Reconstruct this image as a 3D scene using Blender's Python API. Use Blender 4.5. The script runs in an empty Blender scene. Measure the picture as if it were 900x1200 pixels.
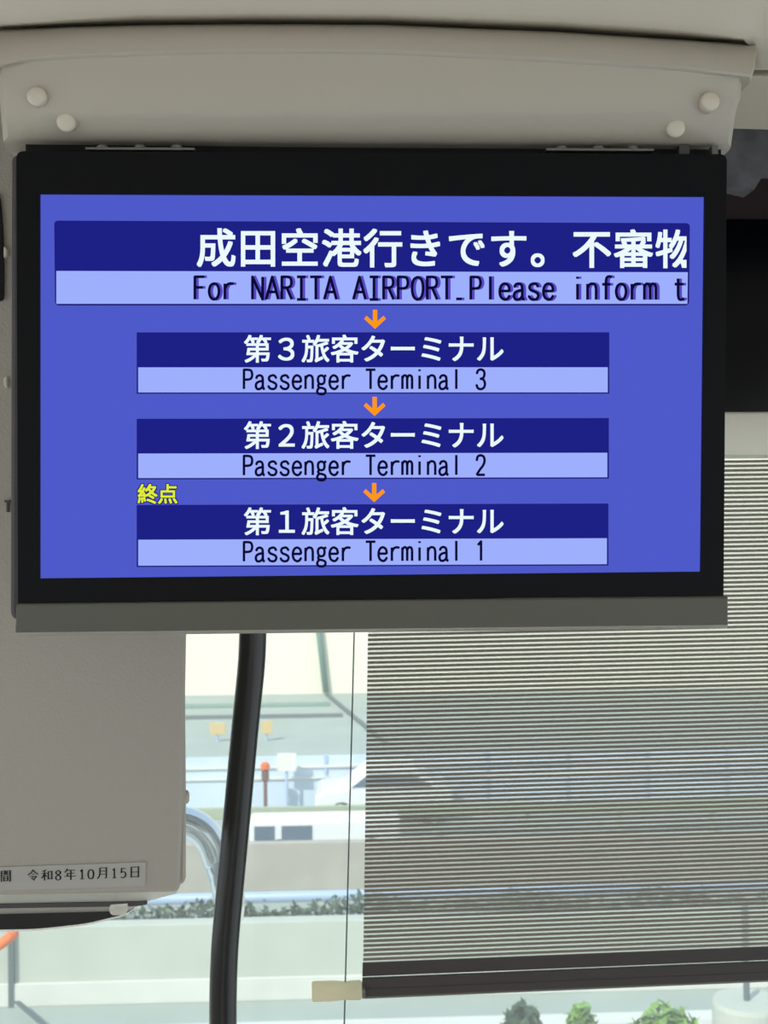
import bpy, bmesh, random
import numpy as np
from math import sin, cos, tan, pi, radians, sqrt, atan2
from mathutils import Vector, Matrix

random.seed(4)
S = bpy.context.scene
COL = S.collection

# ------------------------------------------------------------------ camera
F = 1500.0
CZ = 1.45                                     # eye height above the bus floor
Rm = (Matrix.Rotation(radians(-2.7), 4, 'Z') @ Matrix.Rotation(radians(90), 4, 'X')
      @ Matrix.Rotation(radians(-0.45), 4, 'Z'))
cam_d = bpy.data.cameras.new('camera'); cam = bpy.data.objects.new('camera', cam_d)
COL.objects.link(cam); S.camera = cam
cam.matrix_world = Matrix.Translation((0, 0, CZ)) @ Rm
cam_d.sensor_fit = 'HORIZONTAL'; cam_d.sensor_width = 36; cam_d.lens = F / 900 * 36
cam_d.clip_start = 0.02; cam_d.clip_end = 500
cam_d.dof.use_dof = True; cam_d.dof.focus_distance = 0.95; cam_d.dof.aperture_fstop = 30

# ------------------------------------------------------------------ sky, sun, exposure
w = bpy.data.worlds.new('sky'); S.world = w; w.use_nodes = True
nt = w.node_tree; bg = nt.nodes['Background']
tc = nt.nodes.new('ShaderNodeTexCoord'); sx = nt.nodes.new('ShaderNodeSeparateXYZ')
rp = nt.nodes.new('ShaderNodeValToRGB')
nt.links.new(tc.outputs['Generated'], sx.inputs[0]); nt.links.new(sx.outputs['Z'], rp.inputs[0])
nt.links.new(rp.outputs[0], bg.inputs[0])
rp.color_ramp.elements[0].color = (0.95, 0.98, 1.0, 1); rp.color_ramp.elements[0].position = 0.0
rp.color_ramp.elements[1].color = (0.55, 0.74, 1.0, 1); rp.color_ramp.elements[1].position = 0.8
bg.inputs[1].default_value = 1.25
sun_d = bpy.data.lights.new('sun', 'SUN'); sun = bpy.data.objects.new('sun', sun_d); COL.objects.link(sun)
sun_d.energy = 3.9; sun_d.color = (1.0, 0.95, 0.87); sun_d.angle = radians(2)
sun.rotation_euler = Vector((0.70, 0.85, -0.95)).to_track_quat('-Z', 'Y').to_euler()
S.view_settings.view_transform = 'Standard'; S.view_settings.look = 'None'
S.view_settings.gamma = 1; S.view_settings.use_curve_mapping = False
S.view_settings.exposure = 0.0
S.cycles.max_bounces = 10; S.cycles.transparent_max_bounces = 24

# ------------------------------------------------------------------ pixel -> space
R3 = Rm.to_3x3(); EYE = Vector((0, 0, CZ))
def ray(px, py): return R3 @ Vector(((px - 450) / F, (600 - py) / F, -1))
def at(px, py, Y):                             # point where the sight line meets depth Y
    r = ray(px, py); return EYE + r * (Y / r.y)

# ------------------------------------------------------------------ materials
def lin(c):
    return tuple((x / 255 / 12.92) if x / 255 <= 0.04045 else ((x / 255 + 0.055) / 1.055) ** 2.4 for x in c)
def mat(name, c, rough=0.5, metal=0.0, bump=0.0, bscale=300, var=0.0, vscale=8, spec=0.5, kind='noise', coat=0.0):
    m = bpy.data.materials.new(name); m.use_nodes = True; t = m.node_tree
    b = t.nodes['Principled BSDF']
    b.inputs['Base Color'].default_value = (*lin(c), 1); b.inputs['Roughness'].default_value = rough
    b.inputs['Metallic'].default_value = metal; b.inputs['Specular IOR Level'].default_value = spec
    b.inputs['Coat Weight'].default_value = coat
    co = t.nodes.new('ShaderNodeTexCoord')
    if var:
        n = t.nodes.new('ShaderNodeTexNoise'); n.inputs['Scale'].default_value = vscale; n.inputs['Detail'].default_value = 4
        r = t.nodes.new('ShaderNodeValToRGB')
        a = lin(c)
        r.color_ramp.elements[0].color = (*[x * (1 - var) for x in a], 1); r.color_ramp.elements[0].position = 0.3
        r.color_ramp.elements[1].color = (*[min(1, x * (1 + var)) for x in a], 1); r.color_ramp.elements[1].position = 0.7
        t.links.new(co.outputs['Object'], n.inputs['Vector']); t.links.new(n.outputs[0], r.inputs[0])
        t.links.new(r.outputs[0], b.inputs['Base Color'])
    if bump:
        n = t.nodes.new('ShaderNodeTexVoronoi' if kind == 'voronoi' else 'ShaderNodeTexNoise')
        n.inputs['Scale'].default_value = bscale
        bp = t.nodes.new('ShaderNodeBump'); bp.inputs['Strength'].default_value = bump; bp.inputs['Distance'].default_value = 0.001
        t.links.new(co.outputs['Object'], n.inputs['Vector']); t.links.new(n.outputs[0], bp.inputs['Height'])
        t.links.new(bp.outputs[0], b.inputs['Normal'])
    return m
def emit(name, c, k=1.0):
    m = bpy.data.materials.new(name); m.use_nodes = True; t = m.node_tree; t.nodes.remove(t.nodes['Principled BSDF'])
    e = t.nodes.new('ShaderNodeEmission'); e.inputs[0].default_value = (*lin(c), 1); e.inputs[1].default_value = k
    t.links.new(e.outputs[0], t.nodes['Material Output'].inputs[0]); return m
def clear(name, tint, gloss=1.0, white=0.0):
    """a thin clear sheet: lets light straight through, Fresnel reflection on top"""
    m = bpy.data.materials.new(name); m.use_nodes = True; t = m.node_tree; t.nodes.remove(t.nodes['Principled BSDF'])
    tr = t.nodes.new('ShaderNodeBsdfTransparent'); tr.inputs[0].default_value = (*tint, 1)
    gl = t.nodes.new('ShaderNodeBsdfGlossy'); gl.inputs['Roughness'].default_value = 0.02
    fr = t.nodes.new('ShaderNodeFresnel'); fr.inputs[0].default_value = 1.3
    mu = t.nodes.new('ShaderNodeMath'); mu.operation = 'MULTIPLY'; mu.inputs[1].default_value = gloss
    mx = t.nodes.new('ShaderNodeMixShader')
    t.links.new(fr.outputs[0], mu.inputs[0]); t.links.new(mu.outputs[0], mx.inputs[0])
    t.links.new(tr.outputs[0], mx.inputs[1]); t.links.new(gl.outputs[0], mx.inputs[2])
    out = mx
    if white:
        d = t.nodes.new('ShaderNodeBsdfTranslucent'); d.inputs[0].default_value = (.8, .8, .78, 1)
        m2 = t.nodes.new('ShaderNodeMixShader'); m2.inputs[0].default_value = white
        t.links.new(mx.outputs[0], m2.inputs[1]); t.links.new(d.outputs[0], m2.inputs[2]); out = m2
    t.links.new(out.outputs[0], t.nodes['Material Output'].inputs[0]); return m

def milky(name, c, k):
    m = bpy.data.materials.new(name); m.use_nodes = True; t = m.node_tree; b = t.nodes['Principled BSDF']
    b.inputs['Base Color'].default_value = (*lin(c), 1); b.inputs['Roughness'].default_value = .3
    d = t.nodes.new('ShaderNodeBsdfTranslucent'); d.inputs[0].default_value = (*lin(c), 1)
    x = t.nodes.new('ShaderNodeMixShader'); x.inputs[0].default_value = k
    t.links.new(b.outputs[0], x.inputs[1]); t.links.new(d.outputs[0], x.inputs[2])
    t.links.new(x.outputs[0], t.nodes['Material Output'].inputs[0]); return m
M = dict(
    beige=mat('beige_moulded_plastic', (187, 179, 166), .55, bump=.12, bscale=900),
    vinyl=mat('beige_grained_vinyl', (171, 165, 155), .5, bump=.32, bscale=420, kind='voronoi'),
    ceil=mat('cream_ceiling_panel', (206, 197, 181), .6, bump=.05, bscale=600),
    cap=mat('pale_plastic_cap', (214, 205, 188), .4),
    black=mat('satin_black_plastic', (6, 7, 12), .45, spec=.16, bump=.05, bscale=900),
    gap=mat('matt_black_recess', (6, 6, 7), .8),
    shell=mat('dark_grey_plastic', (70, 66, 68), .5),
    trim=mat('warm_grey_plastic', (93, 93, 84), .4, spec=.4),
    steel=mat('zinc_plated_steel', (120, 120, 116), .4, .7),
    pole=mat('gloss_black_paint', (10, 11, 14), .3, spec=.5, coat=.25),
    dark=mat('black_tinted_glass', (2, 3, 8), .15, spec=.2),
    grey_refl=mat('dark_grey_reflection', (112, 112, 116), .8, var=.35, vscale=30),
    maroon=mat('maroon_reflection', (44, 26, 28), .8),
    blind=mat('charcoal_woven_band', (128, 120, 108), .85, bump=.2, bscale=1500),
    hem=mat('charcoal_hem', (72, 66, 64), .8, bump=.3, bscale=1500),
    net=clear('sheer_net', (.93, .93, .91), .0, .36),
    bright=mat('polished_aluminium', (246, 245, 240), .12, 1.0),
    pale=mat('pale_cassette_plastic', (236, 232, 216), .5),
    white=mat('white_plastic', (232, 230, 222), .25, coat=.3),
    cream=milky('cream_translucent_plastic', (255, 249, 226), .75),
    lip=milky('milky_white_translucent', (254, 253, 248), .85),  # translucent white that carries the edge glare; foot and lamp rim share it
    sticker=mat('grey_sticker', (176, 174, 168), .35),
    ink=mat('black_ink', (16, 15, 16), .5),
    glass=clear('windscreen_glass', (.955, .985, .968), 1.0, .12),
    chrome=mat('chrome', (205, 213, 222), .06, 1.0),
    floor=mat('grey_vinyl_floor', (204, 200, 192), .6, var=.05),
    wallin=mat('pale_side_lining', (226, 222, 212), .7),
    cord=mat('dark_steel_cord', (60, 66, 66), .4, .3),
    concrete=mat('pale_concrete', (214, 214, 206), .9, var=.06, vscale=1.2),
    conc_g=mat('greenish_concrete', (188, 192, 180), .9, var=.05, vscale=.8),
    conc_d=mat('weathered_concrete', (176, 170, 158), .9, var=.08, vscale=1.5),
    pave=mat('road_surface', (164, 173, 165), .9, var=.06, vscale=.6),
    creamw=mat('cream_wall', (240, 232, 214), .8, var=.02, vscale=.5),
    green=mat('green_grey_steel', (112, 142, 132), .5),
    joint=mat('dark_joint', (92, 104, 104), .8),
    blue=mat('pale_blue_panel', (206, 220, 236), .5, var=.05, vscale=.9),
    blue2=mat('blue_steel', (172, 192, 222), .4),
    railg=mat('olive_grey_rail', (166, 176, 150), .5),
    leaf=mat('green_leaves', (62, 84, 52), .6, var=.4, vscale=6),
    leafb=mat('bright_green_leaves', (124, 160, 74), .6, var=.4, vscale=4),
    tan=mat('tan_sign', (214, 186, 130), .6),
    orange=mat('orange_plastic', (236, 112, 40), .5),
    brown=mat('brown_paint', (120, 82, 72), .6),
    carw=mat('white_car_paint', (238, 238, 238), .25, coat=.5),
    carg=mat('car_glass', (92, 108, 128), .15),
    tyre=mat('tyre_rubber', (30, 30, 32), .8),
)
E_ = dict(
    bg=emit('screen_violet_blue', (78, 90, 201)), navy=emit('screen_navy', (29, 32, 132)),
    pale=emit('screen_pale_blue', (158, 176, 253)), whitee=emit('screen_white', (236, 250, 255)),
    dk=emit('screen_ink', (12, 10, 52)), ghost=emit('screen_purple', (88, 74, 196)),
    or_=emit('screen_orange', (255, 152, 16)), yel=emit('screen_yellow', (226, 240, 40)),
    line=emit('screen_outline', (34, 30, 120)),
)

# ------------------------------------------------------------------ object helpers
def children_fix(o, parent):
    if parent is not None:
        o.parent = parent
        o.matrix_parent_inverse = Matrix.Translation(-parent.location)
def link_mesh(name, me, mats, parent=None, smooth=False, bevel=0, seg=2, base=None):
    if smooth:
        for p in me.polygons: p.use_smooth = True
    for m in (mats if isinstance(mats, (list, tuple)) else [mats]): me.materials.append(m)
    o = bpy.data.objects.new(name, me); COL.objects.link(o)
    if parent is None:
        if base is None and me.vertices:
            v = [x.co for x in me.vertices]
            base = Vector(((min(a.x for a in v) + max(a.x for a in v)) / 2, (min(a.y for a in v) + max(a.y for a in v)) / 2, min(a.z for a in v)))
        if base is not None:
            me.transform(Matrix.Translation(-Vector(base))); o.location = base
    else:
        me.transform(Matrix.Translation(-parent_world(parent)))
        o.parent = parent
    if bevel:
        b = o.modifiers.new('bevel', 'BEVEL'); b.width = bevel; b.segments = seg; b.limit_method = 'ANGLE'; b.angle_limit = radians(35)
        b.harden_normals = False
    return o
def parent_world(p):
    v = Vector((0, 0, 0))
    while p is not None: v += p.location; p = p.parent
    return v
def obj(name, bm, mats, parent=None, **k):
    bmesh.ops.recalc_face_normals(bm, faces=bm.faces[:]) if k.pop('recalc', True) else None
    me = bpy.data.meshes.new(name); bm.to_mesh(me); bm.free()
    return link_mesh(name, me, mats, parent, **k)
def thing(name, label, cat, loc, group=None):
    o = bpy.data.objects.new(name, None); COL.objects.link(o); o.location = loc; o.empty_display_size = .05
    return tag(o, label, cat, group)
def tag(o, label, cat, group=None):
    o['label'] = label; o['category'] = cat
    if group: o['group'] = group
    return o
def struct(o): o['kind'] = 'structure'; return o

def add_box(bm, a, b, mi=0):
    x0, y0, z0 = a; x1, y1, z1 = b
    v = [bm.verts.new(p) for p in ((x0, y0, z0), (x1, y0, z0), (x1, y1, z0), (x0, y1, z0), (x0, y0, z1), (x1, y0, z1), (x1, y1, z1), (x0, y1, z1))]
    for f in ((0, 3, 2, 1), (4, 5, 6, 7), (0, 1, 5, 4), (1, 2, 6, 5), (2, 3, 7, 6), (3, 0, 4, 7)):
        bm.faces.new([v[i] for i in f]).material_index = mi
def box(name, a, b, m, parent=None, **k):
    bm = bmesh.new(); add_box(bm, a, b); return obj(name, bm, m, parent, **k)
def add_prism(bm, front, shift, mi=0):
    """closed solid from a polygon and its copy moved by shift"""
    f = [bm.verts.new(p) for p in front]; b = [bm.verts.new(Vector(p) + Vector(shift)) for p in front]
    bm.faces.new(f).material_index = mi; bm.faces.new(b[::-1]).material_index = mi
    n = len(f)
    for i in range(n):
        bm.faces.new((f[i], b[i], b[(i + 1) % n], f[(i + 1) % n])).material_index = mi
def add_tube(bm, pts, r, n=16, cap=True, mi=0):
    pts = [Vector(p) for p in pts]; rings = []
    up = None
    for i, p in enumerate(pts):
        d = (pts[min(i + 1, len(pts) - 1)] - pts[max(i - 1, 0)]).normalized()
        if up is None: up = d.orthogonal().normalized()
        up = (up - d * up.dot(d)).normalized(); s = d.cross(up)
        rr = r[i] if isinstance(r, (list, tuple)) else r
        rings.append([bm.verts.new(p + (up * cos(2 * pi * k / n) + s * sin(2 * pi * k / n)) * rr) for k in range(n)])
    for a, b in zip(rings, rings[1:]):
        for k in range(n): bm.faces.new((a[k], a[(k + 1) % n], b[(k + 1) % n], b[k])).material_index = mi
    if cap:
        bm.faces.new(rings[0][::-1]).material_index = mi; bm.faces.new(rings[-1]).material_index = mi
def add_lathe(bm, c, axis, prof, n=24, mi=0):
    """prof: (radius, height along axis) from base to tip; closed at both ends"""
    c = Vector(c); ax = Vector(axis).normalized(); u = ax.orthogonal().normalized(); s = ax.cross(u); rings = []
    for r, h in prof:
        rings.append([bm.verts.new(c + ax * h + (u * cos(2 * pi * k / n) + s * sin(2 * pi * k / n)) * max(r, 1e-5)) for k in range(n)])
    for a, b in zip(rings, rings[1:]):
        for k in range(n): bm.faces.new((a[k], a[(k + 1) % n], b[(k + 1) % n], b[k])).material_index = mi
    bm.faces.new(rings[0][::-1]).material_index = mi; bm.faces.new(rings[-1]).material_index = mi
def spline(p, k=8):
    out = []
    for i in range(len(p) - 1):
        a, b, c, d = p[max(i - 1, 0)], p[i], p[i + 1], p[min(i + 2, len(p) - 1)]
        for j in range(k):
            t = j / k
            out.append(tuple(0.5 * (2 * b[q] + (c[q] - a[q]) * t + (2 * a[q] - 5 * b[q] + 4 * c[q] - d[q]) * t * t
                                    + (-a[q] + 3 * b[q] - 3 * c[q] + d[q]) * t ** 3) for q in range(len(b))))
    return out + [tuple(p[-1])]
def interp(x, xs, ys): return float(np.interp(x, xs, ys))
BK = Vector((0, 1, 0))

# ================================================================== BUS SHELL
CEIL = 1.85; ROOF = 2.06
LX, RX = -1.15, 1.2
struct(box('floor', (LX, -6, -.05), (RX, 1.75, 0), M['floor']))
struct(box('ceiling', (LX, -6, CEIL), (RX, 1.24, CEIL + .03), M['ceil'], bevel=.004))
top_y = lambda x: interp(x, [-12, 5, 80, 160, 300, 450, 650, 750, 886], [35, 34.5, 31.5, 29.5, 28, 29, 37, 43.5, 52])
bm = bmesh.new(); gr_ = []                      # the ceiling's cove, rolling down to the monitor housing
for x in [-420, -250, -120, -40, 0, 40, 80, 160, 230, 300, 375, 450, 550, 650, 700, 750, 800, 840, 872, 882, 896, 940, 1050, 1300]:
    t = top_y(x)
    e = interp(x, [-40, 40, 160, 780, 872], [.35, .5, 1, 1, .45])
    if x < 880: row = [(-160, 0), (-130, .812), (-100, .833), (-70, .849), (-40, .862), (t - 32, .877), (t - 20, .8845), (t - 2 - 11 * e, .8885), (t - 2 - 8 * e, .893), (t - 2 - 4.5 * e, .905), (t - 1.5 - 1.2 * e, .922), (t + 2, .94)]
    else: row = [(-160, 0), (-130, .812), (-100, .833), (-70, .849), (-40, .862), (5, .877), (20, .885), (34, .894), (47, .905), (60, .925), (72, .955), (82, .985)]
    gr_.append([])
    for y, Y in row:
        p = at(x, y, Y) if Y else EYE + ray(x, y) * ((CEIL - CZ) / ray(x, y).z); gr_[-1].append(bm.verts.new(p))
for a, b in zip(gr_, gr_[1:]):
    for k in range(len(a) - 1): bm.faces.new((a[k], a[k + 1], b[k + 1], b[k]))
o_ = struct(obj('trim_1', bm, M['ceil'], smooth=True))
bm = bmesh.new()
add_prism(bm, [at(846, 89, 1.01), at(1300, 96, 1.01), at(1300, 163, 1.24), at(846, 151, 1.24)], Vector((0, .01, .02)))
struct(obj('trim_8', bm, M['ceil'], bevel=.003))
struct(box('trim_2', (LX, -6, ROOF), (RX, 1.78, ROOF + .05), M['wallin']))
for nm, xa, xb in (('wall_left', LX - .05, LX), ('wall_right', RX, RX + .05)):
    bm = bmesh.new()
    add_box(bm, (xa, -6, -.05), (xb, -.5, .72)); add_box(bm, (xa, -.5, -.05), (xb, 1.75, .72 if nm == 'wall_left' else .2)); add_box(bm, (xa, -6, 1.76), (xb, 1.75, ROOF))  # right front opening, out of view, cut lower to light the ceiling
    for y in (-6, -4.2, -2.4, -.6): add_box(bm, (xa, y, .72), (xb, y + .1, 1.76))
    add_box(bm, (xa, 1.68, .2), (xb, 1.75, 1.76))
    struct(obj(nm, bm, M['wallin']))
bm = bmesh.new()
add_box(bm, (LX, -6.05, -.05), (RX, -6, .7)); add_box(bm, (LX, -6.05, 1.78), (RX, -6, ROOF))
for xa in (LX, RX - .1): add_box(bm, (xa, -6.05, .7), (xa + .1, -6, 1.78))
struct(obj('wall_back', bm, M['wallin']))
WSY = 1.70
struct(box('wall_front', (LX, WSY - .03, 0), (RX, WSY + .03, .735), M['wallin']))
struct(box('window_1', (LX, WSY - .003, .735), (RX, WSY + .003, ROOF), M['glass']))
# black glass header above the blind, with panels coloured as reflections in front of its top
HB = at(875, 486, 1.60).z
struct(box('trim_4', (LX, 1.60, HB), (RX, 1.66, ROOF), M['dark']))
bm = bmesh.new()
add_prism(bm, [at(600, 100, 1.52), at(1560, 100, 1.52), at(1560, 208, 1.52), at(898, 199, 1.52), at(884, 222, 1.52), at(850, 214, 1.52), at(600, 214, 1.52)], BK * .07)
struct(obj('trim_5', bm, M['grey_refl']))  # mottled grey reflection of the interior, built as a panel
bm = bmesh.new(); add_prism(bm, [at(600, 100, 1.56), at(1560, 100, 1.56), at(1560, 252, 1.56), at(600, 247, 1.56)], BK * .038)
struct(obj('trim_6', bm, M['maroon']))  # reddish part of the glass reflection, put in as a maroon panel

# ================================================================== MONITOR HOUSING
hs = thing('monitor_housing', 'beige moulded ceiling housing above the monitor with four round caps', 'housing', at(430, 168, .95))
XS = [-12, 0, 30, 80, 160, 260, 360, 450, 550, 650, 750, 820, 862, 886]
def rowf(y_fn, end_x, x0, Y): return [(x0 + (x - XS[0]) / (XS[-1] - XS[0]) * (end_x - x0), y_fn) for x in XS], Y
top_y = lambda x: interp(x, [-12, 5, 80, 160, 300, 450, 650, 750, 886], [35, 34.5, 31.5, 29.5, 28, 29, 37, 43.5, 52])
rim_y = lambda x: interp(x, [-12, 0, 12, 40, 100, 250, 450, 650, 800, 886], [82, 78, 72, 69, 66, 60, 61, 71, 81, 91])
fold_y = lambda x: interp(x, [0, 100, 450, 700, 880], [128, 131, 130, 128, 122])
bot_y = lambda x: interp(x, [0, 30, 450, 860], [164, 166, 169.5, 171])
rows = [  # (y function, y shift, left x, right x, depth)
    (top_y, 4, -8, 882, .935), (top_y, 0, -10, 885, .912), (top_y, 3.5, -12, 886, .899), (rim_y, -16, -10, 884, .893),
    (rim_y, -3, -8, 880, .8925), (rim_y, 0, -7, 879, .894), (rim_y, 2.5, 2, 866, .8965), (rim_y, 22, 4, 864, .899),
    (fold_y, -4, 6, 861, .9025), (fold_y, 8, 7, 858, .908), (bot_y, -4, 9, 853, .928), (bot_y, 0, 10, 851, .934)]
bm = bmesh.new(); grid = []
for fn, dy, xl, xr, Y in rows:
    line = []
    for x in XS:
        ex = 0 if Y < .896 or Y > .92 else .005 * max(0, (abs(x - 437) - 370) / 79)
        xx = xl + (x - XS[0]) / (XS[-1] - XS[0]) * (xr - xl)
        p = at(xx, fn(xx) + dy, Y + ex)
        line.append(p)
    grid.append(line)
back_Y = [.945, .98, .99, .99, .99, .99, .99, .99, .99, .99, .985, .975]
full = []
for i, line in enumerate(grid):                # wrap the ends round to the back
    by = back_Y[i]
    l, r = line[0], line[-1]
    e = .006 if i >= 6 else .004
    L0 = Vector((l.x - e, l.y + .012, l.z)); L1 = Vector((l.x - e, by, l.z))
    R0 = Vector((r.x + e, r.y + .012, r.z)); R1 = Vector((r.x + e, by, r.z))
    if i == 0: L0.y = R0.y = l.y + .004
    full.append([bm.verts.new(p) for p in [L1, L0] + line + [R0, R1]])
for a, b in zip(full, full[1:]):
    for k in range(len(a) - 1): bm.faces.new((a[k], b[k], b[k + 1], a[k + 1]))
bm.faces.new([full[i][0] for i in range(len(full))] + [full[i][-1] for i in range(len(full) - 1, -1, -1)])   # back
bm.faces.new(full[-1]); bm.faces.new(full[0][::-1])
bmesh.ops.recalc_face_normals(bm, faces=bm.faces[:])
for e in bm.edges:
    if len(e.link_faces) == 2 and e.calc_face_angle(0) > .75: e.smooth = False
obj('housing_shell', bm, M['beige'], hs, smooth=True)
bm = bmesh.new()                                # fixing rail hidden behind the shell
add_box(bm, (at(40, 60, .95).x, .955, CZ + .30), (at(840, 60, .95).x, .975, CEIL)); obj('mounting_neck', bm, M['gap'], hs)
for (cx, cy) in ((44, 114), (78.5, 143), (831, 120), (791, 150)):
    Yc = .9015 if cy < 130 else .9095 + (cy - fold_y(cx) - 8) / 30 * .018 - .001
    n = Vector((0, -1, -.06 if cy < 130 else -.35)).normalized()
    bm = bmesh.new(); add_lathe(bm, at(cx, cy, Yc + .001), n, [(.0068, -.006), (.0068, .0025), (.0063, .0042), (.0048, .0052), (.0, .0056)])
    obj('screw_cap', bm, M['cap'], hs, smooth=True, bevel=0)

# ================================================================== MONITOR
def solve_plane():
    TL, TR, BL, BR = [np.array(ray(*p)) for p in ((46.5, 227), (826, 230), (46.5, 678), (821.5, 670))]
    d = list(np.linalg.solve(np.stack([TL, -TR, -BL], 1), -BR)) + [1.0]
    P = [Vector(r * k) for r, k in zip((TL, TR, BL, BR), d)]
    s = .48 / (P[1] - P[0]).length
    P = [EYE + p * s for p in P]
    u = (P[1] - P[0]).normalized(); n = u.cross(P[0] - P[2]).normalized()    # n points away or towards
    if n.dot(EYE - P[0]) < 0: n = -n
    v = n.cross(u); return P[0], u, v, n
PO, PU, PV, PN = solve_plane()
def mp(px, py, off=0.0):                       # point on the monitor plane (off = towards the passenger)
    r = ray(px, py); o = PO + PN * off
    return EYE + r * ((o - EYE).dot(PN) / r.dot(PN))
mon = thing('ceiling_monitor', 'black wide information monitor hanging under the beige housing, airport terminals on screen', 'monitor', mp(435, 745, -.02))

# bezel ring
def rounded(pts, rad, k=6):
    out = []; n = len(pts)
    for i in range(n):
        p0, p, p1 = Vector(pts[i - 1]), Vector(pts[i]), Vector(pts[(i + 1) % n]); r = rad[i]
        if not r: out.append(tuple(p)); continue
        a = p + (p0 - p).normalized() * r; b = p + (p1 - p).normalized() * r
        for j in range(k + 1):
            t = j / k; q = a * (1 - t) ** 2 + p * 2 * t * (1 - t) + b * t * t; out.append(tuple(q))
    return out
outer = rounded([(19, 177), (852, 180.5), (848, 698.5), (21, 707)], [9, 9, 0, 0])
dense = []
for i in range(len(outer)):
    a, b = outer[i], outer[(i + 1) % len(outer)]; L = sqrt((a[0] - b[0]) ** 2 + (a[1] - b[1]) ** 2); k = max(1, int(L // 20))
    for j in range(k): dense.append((a[0] + (b[0] - a[0]) * j / k, a[1] + (b[1] - a[1]) * j / k))
def clampin(p):
    x = min(max(p[0], 46.5), 826 - (p[1] - 230) * 4.5 / 440); x = min(max(x, 46.5), 826)
    t = (x - 46.5) / 779.5
    return (x, min(max(p[1], 227 + 3 * t), 678 - 8 * t))
bm = bmesh.new(); TH = .020; fr = .003
of = [bm.verts.new(mp(*p, fr)) for p in dense]; ob = [bm.verts.new(mp(*p, fr) - PN * TH) for p in dense]
inn = [clampin(p) for p in dense]
jf = [bm.verts.new(mp(*p, fr)) for p in inn]; jb = [bm.verts.new(mp(*p, fr) - PN * TH) for p in inn]
n = len(dense)
for i in range(n):
    j = (i + 1) % n
    for q in ((of[i], of[j], jf[j], jf[i]), (ob[i], jb[i], jb[j], ob[j]), (of[i], ob[i], ob[j], of[j]), (jf[i], jf[j], jb[j], jb[i])):
        bm.faces.new(q)
bmesh.ops.remove_doubles(bm, verts=bm.verts[:], dist=1e-5)
obj('bezel', bm, M['black'], mon, bevel=.0012)
# back shell, a little wider to the left
bm = bmesh.new()
sh = rounded([(13, 181), (846, 184), (843, 690), (40, 727), (11.5, 727)], [8, 8, 6, 0, 12])
add_prism(bm, [mp(*p, -.018) for p in sh], -PN * .03)
obj('back_shell', bm, M['shell'], mon, bevel=.003)
# lower trim bar
bm = bmesh.new()
sec = [(0.0, .004), (1.0, .006), ]
L = [mp(20, 707, -.012), mp(20, 707, .004), mp(19.4, 709, .0055), mp(18, 741.5, .0055), mp(18, 742, -.026), mp(20, 743, -.05), mp(20, 720, -.05)]
Rr = [mp(852.5, 698.5, -.012), mp(852.5, 698.5, .004), mp(853, 700.5, .0055), mp(853, 732.5, .0055), mp(852, 733, -.026), mp(852, 734, -.05), mp(852, 712, -.05)]
a = [bm.verts.new(p) for p in L]; b = [bm.verts.new(p) for p in Rr]
bm.faces.new(a); bm.faces.new(b[::-1])
for i in range(len(a)): bm.faces.new((a[i], b[i], b[(i + 1) % len(a)], a[(i + 1) % len(a)]))
tr = obj('trim_bar', bm, M['trim'], mon, bevel=.0007); tr['label'] = 'warm grey strip along the bottom of the monitor'
bm = bmesh.new()
lp = [mp(18, 741.3, .0062), mp(853, 732.3, .0062), mp(852.5, 736.3, .0035), mp(18, 745.3, .0035)]  # glare on the monitor's lower edge, made as a white strip
bm.faces.new([bm.verts.new(p) for p in lp]); lq = [lp[3], lp[2], lp[2] - PN * .02, lp[3] - PN * .02]
bm.faces.new([bm.verts.new(p) for p in lq]); bmesh.ops.remove_doubles(bm, verts=bm.verts[:], dist=1e-6)
obj('edge_glare', bm, M['lip'], mon, recalc=False)['label'] = 'milky white strip standing in for the bright glare on the bottom edge'
# hinges along the top edge
def hinge(x0, x1, y, screws):
    bm = bmesh.new(); add_prism(bm, [mp(x0, y, .001), mp(x1, y + .6, .001), mp(x1, y + 3.2, .001), mp(x0, y + 2.6, .001)], -PN * .03)
    h = obj('hinge_plate', bm, M['steel'], mon)
    for sxx in screws:
        bm = bmesh.new(); c = mp(sxx, y + .6, -.004); add_lathe(bm, c, PV, [(.0042, -.001), (.0042, .0008), (.003, .002), (.0, .0024)], 16)
        obj('screw', bm, M['steel'], h, smooth=True)
hinge(100, 228, 172.5, (120, 164, 207)); hinge(640, 766, 173.5, (658, 701, 741))
for x0, x1 in ((796, 808), (834.5, 841.5)):
    bm = bmesh.new(); add_prism(bm, [mp(x0, 170, -.006), mp(x1, 170, -.006), mp(x1, 181, -.006), mp(x0, 181, -.006)], -PN * .008)
    obj('hinge_pin', bm, M['shell'] if x0 < 800 else M['steel'], mon)
bm = bmesh.new(); add_prism(bm, [mp(30, 160, -.022), mp(845, 162, -.022), mp(845, 186, -.022), mp(30, 186, -.022)], -PN * .012)
obj('hinge_bar', bm, M['gap'], mon)

# ---- screen and its graphics
def flat(bm, pts, off, mi):
    bm.faces.new([bm.verts.new(mp(x, y, off)) for x, y in pts]).material_index = mi
SMATS = [E_[k] for k in ('bg', 'navy', 'pale', 'whitee', 'dk', 'ghost', 'or_', 'yel', 'line')]
BG, NAVY, PALE, WHT, DK, GHO, ORG, YEL, LIN = range(9)
bm = bmesh.new(); add_prism(bm, [mp(45, 225.5), mp(828, 228.5), mp(823.5, 672), mp(45, 680)], -PN * .004)
scr = obj('display_screen', bm, E_['bg'], mon)

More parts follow.
